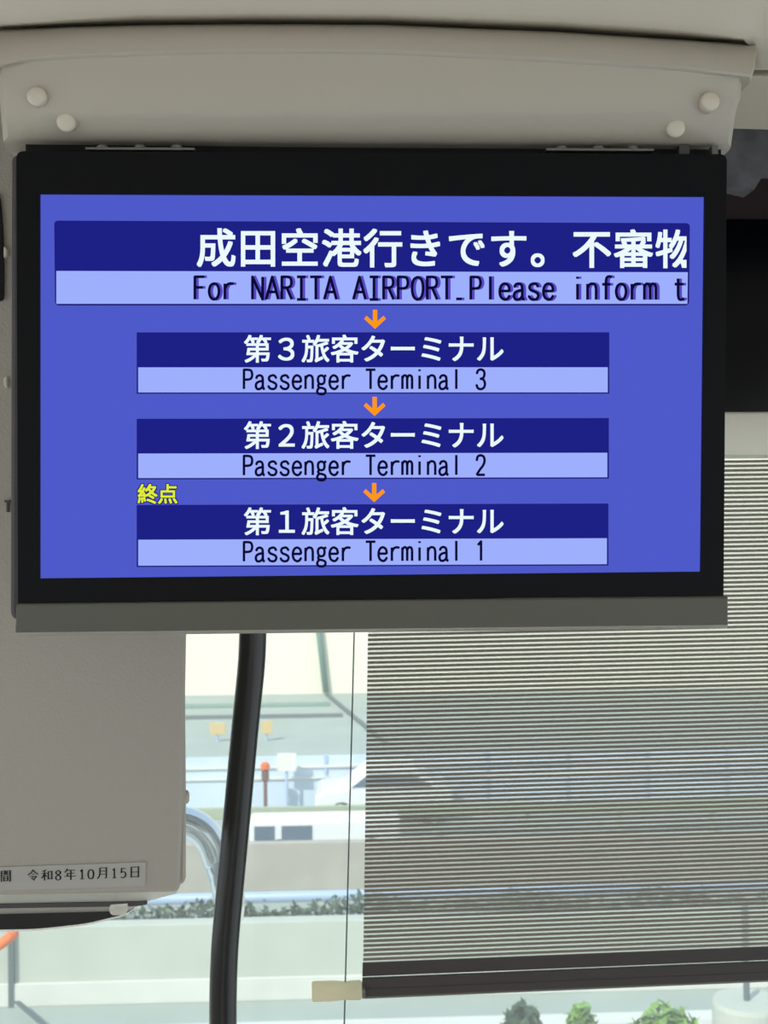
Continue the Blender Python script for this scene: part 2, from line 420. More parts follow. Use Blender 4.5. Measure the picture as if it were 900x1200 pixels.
def text_mesh(bm, s, cell_fn, off, mi, bold=0.0, clip=None):
    """full-width characters with the built-in font; cell_fn(i) -> function from em units to pixels"""
    for i, ch in enumerate(s):
      if ch in ' \u3000': continue
      cu = bpy.data.curves.new('glyph', 'FONT'); cu.body = ch; cu.size = 1;  cu.resolution_u = 6
      o = bpy.data.objects.new('glyph', cu); COL.objects.link(o)
      me = bpy.data.meshes.new_from_object(o.evaluated_get(bpy.context.evaluated_depsgraph_get()))
      f0 = cell_fn(i)
      for bx, by in ((-bold, -bold), (bold, -bold), (-bold, bold), (bold, bold)):
        t = bmesh.new(); t.from_mesh(me)
        f = lambda ex, ey: f0(ex + bx, ey + by)
        for v in t.verts: v.co = (*f(v.co.x, v.co.y), 0)
        if clip is not None:
            bmesh.ops.bisect_plane(t, geom=t.verts[:] + t.edges[:] + t.faces[:], plane_co=(clip, 0, 0), plane_no=(1, 0, 0), clear_outer=True)
        vm = {v: bm.verts.new(mp(v.co.x, v.co.y, off)) for v in t.verts}
        for fc in t.faces:
            try: bm.faces.new([vm[v] for v in fc.verts]).material_index = mi
            except ValueError: pass
        t.free()
      bpy.data.objects.remove(o); bpy.data.curves.remove(cu); bpy.data.meshes.remove(me)

def C(*p): return ('C', p)
def Lp(*p): return ('L', p)
# half-width gothic strokes: x 0..10 of the cell, y 0 baseline .. 10 cap height
G = {
 'P': [Lp((1.6, 0), (1.6, 10), (5, 10)), C((5, 10), (7.4, 9.5), (8.3, 7.5), (7.4, 5.5), (5, 4.9)), Lp((5, 4.9), (1.6, 4.9))],
 'R': [Lp((1.6, 0), (1.6, 10), (5, 10)), C((5, 10), (7.4, 9.5), (8.2, 7.6), (7.4, 5.8), (5, 5.2)), Lp((5, 5.2), (1.6, 5.2)), Lp((5, 5.2), (8.5, 0))],
 'F': [Lp((1.8, 0), (1.8, 10), (8.4, 10)), Lp((1.8, 5.3), (7.4, 5.3))],
 'T': [Lp((1, 10), (9, 10)), Lp((5, 10), (5, 0))],
 'N': [Lp((1.4, 0), (1.4, 10), (8.4, 0), (8.4, 10))],
 'A': [Lp((.8, 0), (5, 10), (9.2, 0)), Lp((2.2, 3.3), (7.8, 3.3))],
 'I': [Lp((2, 10), (8, 10)), Lp((5, 10), (5, 0)), Lp((2, 0), (8, 0))],
 'O': [C((5, 10), (2.2, 8.6), (1.2, 5), (2.2, 1.4), (5, 0), (7.8, 1.4), (8.8, 5), (7.8, 8.6), (5, 10))],
 'a': [C((1.7, 5.6), (2.6, 6.7), (4.6, 7.1), (6.5, 6.4), (7, 4.6)), Lp((7, 4.6), (7, 1.2), (7.5, .2), (8.7, 0)), C((7, 4.2), (4.2, 3.9), (2, 3.1), (1.3, 1.6), (2.2, .2), (4.2, 0), (6.2, .8), (7, 2))],
 's': [C((7.9, 5.7), (6.6, 6.9), (4.8, 7.1), (2.6, 6.5), (2, 5.2), (3.2, 4.1), (5.2, 3.6), (7.4, 2.8), (8, 1.6), (6.9, .3), (4.8, 0), (2.8, .4), (1.5, 1.6))],
 'e': [Lp((1.6, 3.8), (8.2, 3.8)), C((8.2, 3.8), (7.6, 6), (5, 7.1), (2.5, 6.1), (1.5, 3.6), (2.4, 1.1), (5, 0), (7, .5), (8.2, 1.7))],
 'n': [Lp((1.9, 0), (1.9, 7)), C((1.9, 5), (3, 6.5), (5, 7.1), (7.1, 6.5), (7.8, 4.8)), Lp((7.8, 4.8), (7.8, 0))],
 'm': [Lp((1, 0), (1, 7)), C((1, 5.4), (1.8, 6.7), (3, 7.1), (4.4, 6.6), (4.9, 5.4)), Lp((4.9, 5.4), (4.9, 0)), C((4.9, 5.4), (5.7, 6.7), (7, 7.1), (8.4, 6.6), (8.9, 5.4)), Lp((8.9, 5.4), (8.9, 0))],
 'r': [Lp((2.4, 0), (2.4, 7)), C((2.4, 4.4), (3.6, 6.2), (5.6, 7), (8.2, 6.9))],
 'g': [C((4.7, 7.1), (2.6, 6.4), (2, 4.8), (2.7, 3.1), (4.7, 2.5), (6.8, 3.1), (7.4, 4.8), (6.8, 6.4), (4.7, 7.1)), Lp((6.6, 6.5), (8.9, 7.1)),
       C((3, 2.9), (2.2, 1.7), (3.2, .8), (5.6, .5), (7.8, -.2), (8.2, -1.3), (7.2, -2.4), (4.8, -2.7), (2.2, -2.3), (1.4, -1.1), (2.2, .1), (3.2, .7))],
 'i': [Lp((5, 0), (5, 7)), Lp((5, 9.2), (5, 10.2))],
 'l': [Lp((5, 0), (5, 10.3))],
 'f': [C((8.2, 10), (6.8, 10.3), (5.2, 9.8), (4.6, 8.2)), Lp((4.6, 8.2), (4.6, 0)), Lp((2, 6.8), (7.8, 6.8))],
 'o': [C((5, 7.1), (2.6, 6.1), (1.6, 3.6), (2.6, 1), (5, 0), (7.4, 1), (8.4, 3.6), (7.4, 6.1), (5, 7.1))],
 't': [Lp((4.2, 9.4), (4.2, 2)), C((4.2, 2), (4.8, .4), (6.4, 0), (8, .5)), Lp((1.8, 6.9), (8, 6.9))],
 '.': [Lp((1.5, .3), (5.5, .3))],
 '3': [C((1.8, 8), (2.8, 9.6), (5, 10.1), (7.4, 9.4), (8, 7.6), (7, 5.8), (4.6, 5.3)), C((4.6, 5.3), (7.2, 4.8), (8.4, 2.8), (7.6, .8), (5, -.1), (2.6, .5), (1.5, 2.2))],
 '2': [C((1.7, 7.4), (2.6, 9.5), (5, 10.1), (7.3, 9.4), (8.1, 7.4), (7, 5), (4.2, 2.6), (1.6, 0)), Lp((1.6, 0), (8.4, 0))],
 '1': [Lp((2.6, 8), (5.2, 10), (5.2, 0))],
}
def add_stroke(bm, pts, wfn, place, mi):
    """pts in pixels; wfn(dx,dy)->width in pixels; place(x,y)->3-D point"""
    for i in range(len(pts) - 1):
        (x0, y0), (x1, y1) = pts[i], pts[i + 1]; dx, dy = x1 - x0, y1 - y0; L = sqrt(dx * dx + dy * dy)
        if L < 1e-6: continue
        h = wfn(dx / L, dy / L) / 2; ux, uy = dx / L, dy / L
        q = [(x0 - uy * h, y0 + ux * h), (x0 + uy * h, y0 - ux * h), (x1 + uy * h, y1 - ux * h), (x1 - uy * h, y1 + ux * h)]
        bm.faces.new([bm.verts.new(place(*p)) for p in q]).material_index = mi
        if i:                                        # joint disc
            bm.faces.new([bm.verts.new(place(x0 + h * cos(k * pi / 4), y0 + h * sin(k * pi / 4))) for k in range(8)]).material_index = mi
def half_text(bm, s, x0, x1, ybase, dyb, pitch_n, cap, wpx, off, mi, clip=None):
    pitch = (x1 - x0) / pitch_n
    for i, ch in enumerate(s):
        for kind, p in G.get(ch, []):
            q = spline(p, 5) if kind == 'C' else p
            pts = []
            for gx, gy in q:
                x = x0 + pitch * (i + gx / 10); y = ybase + dyb * (x - x0) - gy / 10 * cap; pts.append((x, y))
            if clip: pts = [(min(x, clip), y) for x, y in pts]
            add_stroke(bm, pts, lambda a, b: wpx, lambda x, y: mp(x, y, off), mi)

def rect(bm, x0, y0, x1, y1, sl, off, mi):       # sl: rise per pixel along x (photo slope)
    flat(bm, [(x0, y0), (x1, y0 + sl * (x1 - x0)), (x1, y1 + sl * (x1 - x0)), (x0, y1)], off, mi)
# scrolling banner
bm = bmesh.new()
flat(bm, rounded([(63.5, 258.5), (808.5, 261.5), (807.5, 358), (64.5, 358)], [5] * 4), .0002, LIN)
flat(bm, rounded([(64.5, 259.5), (807.5, 262.5), (807, 319), (65, 318)], [4, 4, 0, 0]), .0004, NAVY)
flat(bm, [(66, 317.5), (806, 319), (805.5, 356), (66, 356)], .0006, PALE)
pit = 48.9
def big(i): return lambda ex, ey: (229.0 + pit * i + (ex - .5) * 47.6 + 24.4, 291.0 + .003 * (pit * i) - (ey - .36) * 47.6)
text_mesh(bm, '成田空港行きです。不審物', big, .0009, WHT, .017, clip=804.5)
flat(bm, [(797.5, 304.5), (804.5, 304.5), (804.5, 309.5), (797.5, 309.5)], .0009, WHT)
half_text(bm, 'For NARITA AIRPORT.Please inform t', 228.3, 807.5, 350.8, .0008, 34, 26.5, 3.2, .0009, GHO, 805)
half_text(bm, 'For NARITA AIRPORT.Please inform t', 225.3, 804.5, 350.8, .0008, 34, 26.5, 3.3, .0011, DK, 805)
obj('scrolling_banner', bm, SMATS, scr, recalc=False)
# terminal panels
def big2(y): return lambda i: (lambda ex, ey: (301.8 + 34.05 * i + (ex - .5) * 34.2, y - .0016 * 34 * i - (ey - .36) * 34.2))
for dgt, fw, y0, y1, y2, xr in (('3', '３', 389.5, 430.5, 461.5, 714), ('2', '２', 490.8, 531.5, 561.8, 713.5), ('1', '１', 591.8, 632.5, 664.5, 713)):
    s = {'3': -.0002, '2': -.0017, '1': -.0032}[dgt]
    bm = bmesh.new()
    rect(bm, 160.2, y0, xr, y2, s, .0002, LIN)
    rect(bm, 160.8, y0 + .5, xr - .5, y1, s, .0004, NAVY)
    rect(bm, 162, y1, xr - 1.8, y2 - 1.6, s, .0006, PALE)
    text_mesh(bm, '第' + fw + '旅客ターミナル', big2((y0 + y1) / 2 - .5), .0009, WHT, .014)
    half_text(bm, 'Passenger Terminal ' + dgt, 283.6, 570.6, y1 + 25.4, s, 20, 22.6, 3.0, .0009, DK)
    p_ = obj('terminal_panel', bm, SMATS, scr, recalc=False); p_['label'] = 'panel reading Passenger Terminal ' + dgt
for (cx, y0) in ((439.5, 363), (439, 465), (438.5, 566)):
    bm = bmesh.new(); t = 2.6; yb = y0 + 22.5
    flat(bm, [(cx - t, y0), (cx + t, y0), (cx + t, yb - 9), (cx + 10, yb - 15.5), (cx + 12.8, yb - 11.8), (cx, yb), (cx - 12.8, yb - 11.8), (cx - 10, yb - 15.5), (cx - t, yb - 9)], .0009, ORG)
    obj('arrow', bm, SMATS, scr, recalc=False)
bm = bmesh.new()
cfn = lambda dx, dy: (lambda i: (lambda ex, ey: (173 + dx + 23.6 * i + (ex - .5) * 24.2, 579.3 + dy - (ey - .36) * 24.2)))
for dx, dy in ((1, 1), (-1, 1), (1, -1), (-1, -1)): text_mesh(bm, '終点', cfn(dx, dy), .0006, LIN, .02)
text_mesh(bm, '終点', cfn(0, 0), .0009, YEL, .018)
obj('last_stop_caption', bm, SMATS, scr, recalc=False)

# ================================================================== CABINET ON THE LEFT
YC = 1.12
cab = thing('wall_cabinet', 'tall beige grained cabinet behind the left side of the monitor with date label', 'cabinet', at(20, 1045, YC + .1))
ztop = CEIL
def up(p): return Vector((p.x, p.y, ztop - .004))
cl = [at(-330, 1056, YC), at(209.5, 1046, YC), at(213, 960, YC), at(217, 745, YC)]
fr_pts = [up(cl[0])] + cl + [up(at(217, 400, YC))]
bm = bmesh.new(); add_prism(bm, fr_pts, BK * .012)
obj('front_cover', bm, M['vinyl'], cab, bevel=.004, seg=4, smooth=False)
YK = YC + .013
bl = [at(-330, 1046, YK), at(213, 1038, YK), at(218.5, 1032, YK), at(218.5, 935, YK), at(217, 745, YK)]
bm = bmesh.new(); add_prism(bm, [up(bl[0])] + bl + [up(at(217, 400, YK))], Vector((-.052, .2, 0)))
obj('cabinet_body', bm, M['beige'], cab, bevel=.003)
bm = bmesh.new(); add_lathe(bm, at(217.5, 934, YC + .02), (1, 0, 0), [(.006, -.004), (.006, .0015), (.004, .003), (.0, .0034)], 16)
obj('side_screw', bm, M['beige'], cab, smooth=True)
# black oval opening and latch at the far left edge of the photo
bm = bmesh.new(); o_ = rounded([(-150, 215), (-1, 222), (4.5, 290), (3.5, 352), (-150, 356)], [0, 14, 40, 5, 0])
add_prism(bm, [at(*p, YC - .004) for p in o_], BK * .006)
obj('dark_window', bm, M['gap'], cab)
bm = bmesh.new(); add_prism(bm, [at(4, 288, YC - .006), at(8, 291, YC - .006), at(8, 299, YC - .006), at(4, 302, YC - .006)], BK * .008)
obj('clip', bm, M['cap'], cab, bevel=.001)
bm = bmesh.new(); add_prism(bm, [at(4, 443, YC - .004), at(8.5, 440, YC - .004), at(8.5, 455, YC - .004), at(4.5, 452, YC - .004)], BK * .006)
obj('clip', bm, M['cap'], cab, bevel=.001)
bm = bmesh.new()
add_prism(bm, [at(5, 586, YC - .005), at(11, 586, YC - .005), at(11, 589, YC - .005), at(9.5, 589, YC - .005), at(9.5, 600, YC - .005), at(7.5, 600, YC - .005), at(7.5, 589, YC - .005), at(5, 589, YC - .005)], BK * .006)
obj('latch', bm, M['shell'], cab)
# date label
lab_off = YC - .0012
bm = bmesh.new(); add_prism(bm, [at(-95, 1019.5, lab_off), at(171, 1010.3, lab_off), at(170, 1038, lab_off), at(-95, 1046.8, lab_off)], BK * .0014)
lb = obj('date_label', bm, M['sticker'], cab)
K = {  # simple brush strokes on a 100 x 100 body, y up
 '間': [[(12, 0), (12, 95), (42, 95), (42, 62), (12, 62)], [(12, 78), (42, 78)], [(58, 62), (58, 95), (88, 95), (88, 6), (80, 2)], [(58, 62), (88, 62)], [(58, 78), (88, 78)],
       [(33, 4), (33, 48), (67, 48), (67, 8)], [(33, 28), (67, 28)], [(33, 8), (67, 8)]],
 '令': [[(50, 98), (38, 78), (4, 52)], [(50, 98), (66, 76), (97, 56)], [(34, 60), (66, 60)], [(18, 40), (78, 40), (60, 14)], [(48, 40), (48, 28)], [(34, 26), (62, 4)]],
 '和': [[(48, 94), (10, 82)], [(4, 62), (54, 62)], [(30, 88), (30, 0)], [(30, 60), (18, 36), (4, 20)], [(32, 50), (50, 34)], [(62, 8), (62, 78), (92, 78), (92, 8)], [(62, 16), (92, 16)]],
 '年': [[(28, 98), (20, 80), (6, 64)], [(24, 82), (90, 82)], [(26, 56), (86, 56)], [(28, 56), (28, 30)], [(2, 30), (98, 30)], [(56, 82), (56, -2)]],
 '月': [[(26, 94), (26, 40), (18, 14), (4, 0)], [(26, 94), (82, 94), (82, 6), (68, 2)], [(26, 66), (82, 66)], [(26, 38), (82, 38)]],
 '日': [[(18, 0), (18, 92), (82, 92), (82, 0)], [(18, 48), (82, 48)], [(18, 6), (82, 6)]],
 '1': [[(30, 78), (52, 92), (52, 2)], [(28, 2), (76, 2)]],
 '0': [spline([(50, 94), (26, 80), (18, 47), (26, 12), (50, 0), (74, 12), (82, 47), (74, 80), (50, 94)], 4)],
 '8': [spline([(50, 94), (26, 84), (24, 66), (50, 50), (76, 32), (76, 10), (50, 0), (24, 10), (22, 32), (50, 50), (74, 66), (74, 84), (50, 94)], 4)],
 '5': [[(78, 92), (30, 92), (24, 50)], spline([(24, 50), (44, 60), (68, 54), (78, 30), (66, 8), (44, 0), (20, 8)], 4)],
}
bm = bmesh.new()
for ch, x0, x1 in (('間', 0, 13.6), ('令', 32, 45.5), ('和', 48, 61.8), ('8', 63.5, 73), ('年', 75, 89.3), ('1', 91, 101), ('0', 101.6, 111.4), ('月', 113.5, 127), ('1', 129, 138.6), ('5', 139.6, 149.5), ('日', 151.5, 164.5)):
    H = 13.2 if ch not in '0158' else 11.8
    for st in K[ch]:
        pts = []
        for gx, gy in st:
            x = x0 + (x1 - x0) * gx / 100; y = 1033.6 - .034 * x - (1.0 if H < 13 else 0) * 0 - gy / 100 * H; pts.append((x, y))
        add_stroke(bm, pts, lambda a, b: .75 + 1.0 * abs(b) ** 1.3, lambda x, y: at(x, y, lab_off - .0004), 0)
obj('date_text', bm, M['ink'], lb, recalc=False)
# sheets added for the underside's back-lit glare, foot and shallow black lamp
def glare_sheet(name, pts, Y):
    bm = bmesh.new(); bm.faces.new([bm.verts.new(at(*p, Y)) for p in pts]); obj(name, bm, M['lip'], cab, recalc=False)
glare_sheet('underside_glare', [(-330, 1050), (207, 1042), (207, 1047), (172, 1056.5), (-330, 1067)], YC + .006)
bm = bmesh.new(); add_prism(bm, [at(*p, YC + .004) for p in [(-330, 1066), (165, 1056.5), (172, 1056), (172, 1060), (160, 1062), (-330, 1070)]], BK * .006)
obj('tray_edge', bm, M['shell'], cab)
glare_sheet('underside_glare', [(-330, 1069), (165, 1060), (150, 1067.5), (-330, 1079)], YC + .008)
def lamp(dy): return rounded([(-330, 1076 + dy), (158, 1064 + dy), (146, 1072 + dy), (100, 1083 + dy), (40, 1089.5 + dy), (-330, 1093 + dy)], [0, 0, 8, 12, 20, 0])
bm = bmesh.new(); add_prism(bm, [at(*p, YC + .010) for p in lamp(0)], BK * .02)
lm = obj('black_lamp_bowl', bm, M['pole'], cab, bevel=.001)
bm = bmesh.new(); bm.faces.new([bm.verts.new(at(*p, YC + .034)) for p in lamp(1.6)]); obj('lamp_rim', bm, M['lip'], lm, recalc=False)
bm = bmesh.new(); add_prism(bm, [at(*p, YC - .002) for p in rounded([(128, 1062.5), (148.5, 1061), (149, 1069), (145, 1072.5), (132, 1073), (128.5, 1070)], [1, 1, 2, 2, 2, 2])], BK * .008)
obj('rubber_foot', bm, M['lip'], cab, bevel=.002)

# ================================================================== GRAB POLE
Yp = 1.30; zt = ROOF
pp = [(296.5, 735), (294.5, 780), (287.5, 850), (280, 930), (272.5, 1010), (265, 1090), (262.5, 1130), (261.5, 1165), (261.3, 1200)]
P3 = [at(*p, Yp) for p in pp]
top = at(297.5, 690, Yp); tt = Vector((top.x, Yp, CEIL - .002))
bot = P3[-1]; b2 = Vector((bot.x, Yp, .0))
path = [tt] + [top.lerp(tt, .5)] + [top] + P3 + [Vector((bot.x, Yp, .4)), b2]
bm = bmesh.new(); add_tube(bm, [tt, top] + [Vector(q) for q in spline([tuple(p) for p in P3], 6)] + [b2], .0139, 28)
gp = tag(obj('grab_pole', bm, M['pole'], smooth=True, base=b2), 'glossy black curved grab pole between the cabinet and the striped blind', 'pole')

# ================================================================== ROLLER BLIND
bl_ = thing('roller_blind', 'horizontally striped charcoal roller blind over the right of the windscreen', 'blind', at(760, 1168, 1.6))
YL, YR = 1.575, 1.625
TL, TR = at(434, 545, YL), at(1105, 536, YR); BL, BR = at(425, 1168, YL), at(1105, 1139.5, YR)
def bp(s, t, off=0): return TL.lerp(TR, s).lerp(BL.lerp(BR, s), t) - BK * off
NB = 109; tend = .936
darkbm, netbm = bmesh.new(), bmesh.new()
def sheet(bm, t0, t1, th):
    nS = 6
    for k in range(nS):
        s0, s1 = k / nS, (k + 1) / nS
        q = [bp(s0, t0), bp(s1, t0), bp(s1, t1), bp(s0, t1)]
        add_prism(bm, [p - BK * th / 2 for p in q], BK * th) if th else bm.faces.new([bm.verts.new(p) for p in q])
for i in range(NB):
    t0 = tend * i / NB; t1 = tend * (i + .60) / NB; t2 = tend * (i + 1) / NB
    add_prism(darkbm, [bp(0, t0, .0003), bp(1, t0, .0003), bp(1, t1, .0003), bp(0, t1, .0003)], BK * .0006)
    netbm.faces.new([netbm.verts.new(p) for p in (bp(0, t1), bp(1, t1), bp(1, t2), bp(0, t2))])
fb = obj('blind_fabric', darkbm, M['blind'], bl_)
nb = obj('sheer_net', netbm, M['net'], fb, recalc=False); nb['label'] = 'thin sheer gaps between the dark bands'
bm = bmesh.new()
for t0, t1, o in ((tend, .962, .0004), (.9655, .984, .003), (.984, .9985, .0036)):
    add_prism(bm, [bp(-.001, t0, o), bp(1, t0, o), bp(1, t1, o), bp(-.001, t1, o)], BK * (2 * o + .001))
obj('hem', bm, M['hem'], bl_)
bm = bmesh.new(); add_prism(bm, [bp(0, .9985, .002), bp(1, .9985, .002), bp(1, 1.003, .002), bp(0, 1.003, .002)], BK * .005)
hb = obj('bottom_rail', bm, M['steel'], bl_)
# cassette (rounded front)
bm = bmesh.new(); prof = []
zt_ = HB - .0005; zb = TR.z + .001
hgt = zt_ - zb
pr = [(1.655, zt_), (1.548, zt_)] + [(1.5435 + .013 * (k / 12) ** 4 + .002 * (1 - k / 12) ** 6, zt_ - .001 - (hgt - .0012) * k / 12) for k in range(13)] + [(1.575, zb), (1.655, zb)]
xl, xr = TL.x - .006, TR.x + .02
va = [bm.verts.new((xl, y, z)) for y, z in pr]; vb = [bm.verts.new((xr, y, z)) for y, z in pr]
bm.faces.new(va); bm.faces.new(vb[::-1])
for i in range(len(pr)): bm.faces.new((va[i], vb[i], vb[(i + 1) % len(pr)], va[(i + 1) % len(pr)]))
obj('cassette', bm, M['pale'], bl_, bevel=.003, seg=3)
# guide cord and end cap
def guide(dx):
    t = at(421, 640, YL); t.z = zb; u = at(403.5, 1200, YL); v = Vector((u.x, u.y, .0))
    k = (t.z - .735) / (t.z - u.z); foot = t.lerp(u, k)
    bm = bmesh.new(); add_tube(bm, [t, u, foot], .0009, 8); obj('guide_cord', bm, M['cord'], bl_, smooth=True)
    bm = bmesh.new(); add_lathe(bm, foot, (0, 0, 1), [(.008, 0), (.008, .006), (.003, .012)], 16); obj('cord_anchor', bm, M['steel'], bl_)
    bm = bmesh.new(); add_box(bm, (foot.x - .02, foot.y - .01, foot.z - .012), (foot.x + .02, WSY - .028, foot.z)); obj('anchor_bracket', bm, M['steel'], bl_)
guide(0)
e0, e1 = at(365.5, 1162, YL), at(424, 1160, YL)
prof = [(.0105, 0), (.0122, .002), (.0122, .026), (.0112, .034), (.0108, .040), (.0116, .046), (.0116, .056), (.0095, .058)]
L_ = (e1 - e0).length; sc = L_ / .058
bm = bmesh.new(); add_lathe(bm, e0, e1 - e0, [(r, h * sc) for r, h in prof], 24)
obj('guide_cap', bm, M['cream'], bl_, smooth=True)['label'] = 'cream plastic cap at the left end of the blind hem'
bm = bmesh.new(); add_lathe(bm, e1, e1 - e0, [(.009, 0), (.009, .004)], 16); obj('cap_collar', bm, M['steel'], bl_)

# ================================================================== MIRROR STAY (outside, just in front of the glass)
Ym = 1.95
mpts = [at(40, 1012, WSY + .024), at(70, 1000, 1.82)] + [at(*p, Ym) for p in ((120, 980), (160, 970), (195, 964), (222, 965), (243, 980), (256, 1010), (268, 1050))]
bm = bmesh.new(); add_tube(bm, spline([tuple(p) for p in mpts] + [tuple(at(270, 1070, Ym + .25))], 8), .0235, 24)
tag(obj('mirror_stay', bm, M['chrome'], smooth=True), 'curved chrome tube outside the windscreen, between cabinet and black pole', 'mirror arm')

# ================================================================== OUTSIDE
GZ = CZ - 8.0
def YG(py): return 8.0 * F / (py - 600)
struct(box('ground', (-60, 4.2, GZ - .2), (70, 90, GZ), M['pave']))
struct(box('trim_7', (-14, -14, -1.3), (14, 4.0, -1.1), M['concrete']))      # the deck the coach stands on
# cream building
yb = YG(812)
bd = thing('building', 'long cream building with a green downpipe, far beyond the road', 'building', (0, yb + 3, GZ))
bm = bmesh.new(); add_box(bm, (-40, yb, GZ), (45, yb + 6, GZ + 12)); obj('wall', bm, M['creamw'], bd)
p0, p1 = at(374, 740, yb - .15), at(382, 811, yb - .15)
bm = bmesh.new(); add_tube(bm, [p1, p0, p0 + Vector((-.4, 0, 4))], .14, 12); obj('downpipe', bm, M['green'], bd, smooth=True)
# kerbs and lines on the far yard
def strip(name, y0, y1, h, m, label, cat, x0=-30, x1=40):
    ya = YG(y1); yz = YG(y0)
    o = box(name, (x0, ya, GZ), (x1, yz, GZ + h), m); return tag(o, label, cat)
strip('kerb', 823, 827, .05, M['green'], 'thin green-grey kerb at the foot of the cream building', 'kerb', x1=at(390, 825, YG(825)).x - .12)
strip('drain_channel', 836, 840, .03, M['joint'], 'dark drain channel across the yard nearer than the thin kerb', 'drain', x1=at(405, 838, YG(838)).x - .12)
a_ = at(382, 812, YG(812)); 
bm = bmesh.new()
q0, q1 = at(384, 815, YG(815)), at(452, 872, YG(872))
d_ = Vector((.10, 0, 0))
add_prism(bm, [q0 - d_, q0 + d_, q1 + d_, q1 - d_], Vector((0, 0, .06)))
for v in bm.verts: v.co.z = max(v.co.z, GZ) 
tag(obj('cable_cover', bm, M['joint']), 'dark slanting strip running across the yard from the green downpipe', 'cable cover')
def sign(x0, x1, y0, y1, Y, m, label):
    t = thing('sign_board', label, 'sign', Vector((at((x0 + x1) / 2, y1, Y).x, Y, GZ)))
    bm = bmesh.new(); add_prism(bm, [at(x0, y0, Y), at(x1, y0, Y), at(x1, y1, Y), at(x0, y1, Y)], BK * .06); obj('board', bm, m, t, bevel=.01)
    c = at((x0 + x1) / 2, y1, Y + .08); bm = bmesh.new(); add_tube(bm, [(c.x, Y + .1, GZ), (c.x, Y + .1, at(x0, y0, Y).z)], .04, 10); obj('post', bm, M['blue2'], t)
sign(246, 264, 847, 861, YG(867), M['tan'], 'small tan sign board left of the black pole')
sign(306, 319, 845, 860, YG(867), M['tan'], 'small tan sign board just right of the black pole')
sign(325, 347, 883, 904, YG(951), M['white'], 'small white sign board in front of the pale blue panels')
# pale blue panel fence
Yb = YG(948)
bf = thing('panel_fence', 'pale blue panel fence behind the olive guard rail', 'fence', (0, Yb + .3, GZ))
zt2 = at(330, 886, Yb + .3).z
for k in range(-5, 7):
    x0 = k * 2.2
    bm = bmesh.new(); add_box(bm, (x0 + .04, Yb + .27, GZ), (x0 + 2.16, Yb + .33, zt2)); obj('panel', bm, M['blue'], bf)
    bm = bmesh.new(); add_box(bm, (x0 - .04, Yb + .22, GZ), (x0 + .04, Yb + .36, zt2 + .02)); obj('post', bm, M['blue2'], bf)
for yy in (899, 912):
    z = at(330, yy, Yb + .2).z; bm = bmesh.new(); add_box(bm, (-11, Yb + .2, z - .03), (15.4, Yb + .26, z + .03)); obj('rail', bm, M['white'], bf)
# post with orange head
c = at(311, 925, Yb - .6)
pt = thing('marker_post', 'brown marker post with an orange head beside the black pole', 'post', (c.x, Yb - .6, GZ))
bm = bmesh.new(); add_lathe(bm, (c.x, Yb - .6, GZ), (0, 0, 1), [(.12, 0), (.12, .05), (.05, .06), (.05, at(311, 916, Yb - .6).z - GZ), (.1, at(311, 914, Yb - .6).z - GZ), (.1, at(311, 903, Yb - .6).z - GZ)], 14); obj('shaft', bm, M['brown'], pt)
bm = bmesh.new(); zh = at(311, 902, Yb - .6).z; add_lathe(bm, (c.x, Yb - .6, zh), (0, 0, 1), [(.09, 0), (.12, .03), (.12, .15), (.06, .2)], 14); obj('head', bm, M['orange'], pt)
# cars
def car(px, Y, label, length=3.6, height=1.42, yaw=0):
    c = at(px, 940, Y); t = thing('car', label, 'car', (c.x, Y, GZ))
    L = length / 2
    prof = [(-L, .25), (-L, .75), (-L * .9, .88), (-L * .55, .95), (-L * .25, height - .05), (0, height), (L * .45, height - .03), (L * .8, .95), (L * .97, .85), (L, .3)]
    bm = bmesh.new(); add_prism(bm, [(c.x + x, Y - .8, GZ + z) for x, z in prof], (0, 1.6, 0)); obj('body', bm, M['carw'], t, bevel=.09, seg=3)
    bm = bmesh.new(); add_prism(bm, [(c.x + x, Y - .815, GZ + z) for x, z in ((-L * .48, .97), (-L * .24, height - .12), (L * .4, height - .12), (L * .66, .97))], (0, 1.63, 0)); obj('side_window', bm, M['carg'], t)
    for wx in (-L * .62, L * .62):
        for wy in (-.72, .72):
            bm = bmesh.new(); add_lathe(bm, (c.x + wx, Y + wy - .1, GZ + .3), (0, 1, 0), [(.3, 0), (.3, .2)], 20); obj('wheel', bm, M['tyre'], t)
car(450, Yb - 1.0, 'white car in front of the blue panels beside the blind cord')
# guard rail
Yr = YG(985)
gr = thing('guard_rail', 'olive-grey horizontal guard rail in front of the white car', 'rail', (0, Yr, GZ))
z0 = at(330, 959, Yr).z; z1 = at(330, 945, Yr).z
bm = bmesh.new(); add_box(bm, (-12, Yr - .05, z0), (16, Yr + .05, z1)); obj('beam', bm, M['railg'], gr, bevel=.02)
for k in range(-5, 8):
    bm = bmesh.new(); add_box(bm, (k * 2.3 + .3, Yr + .05, GZ), (k * 2.3 + .4, Yr + .13, z1)); obj('post', bm, M['railg'], gr)
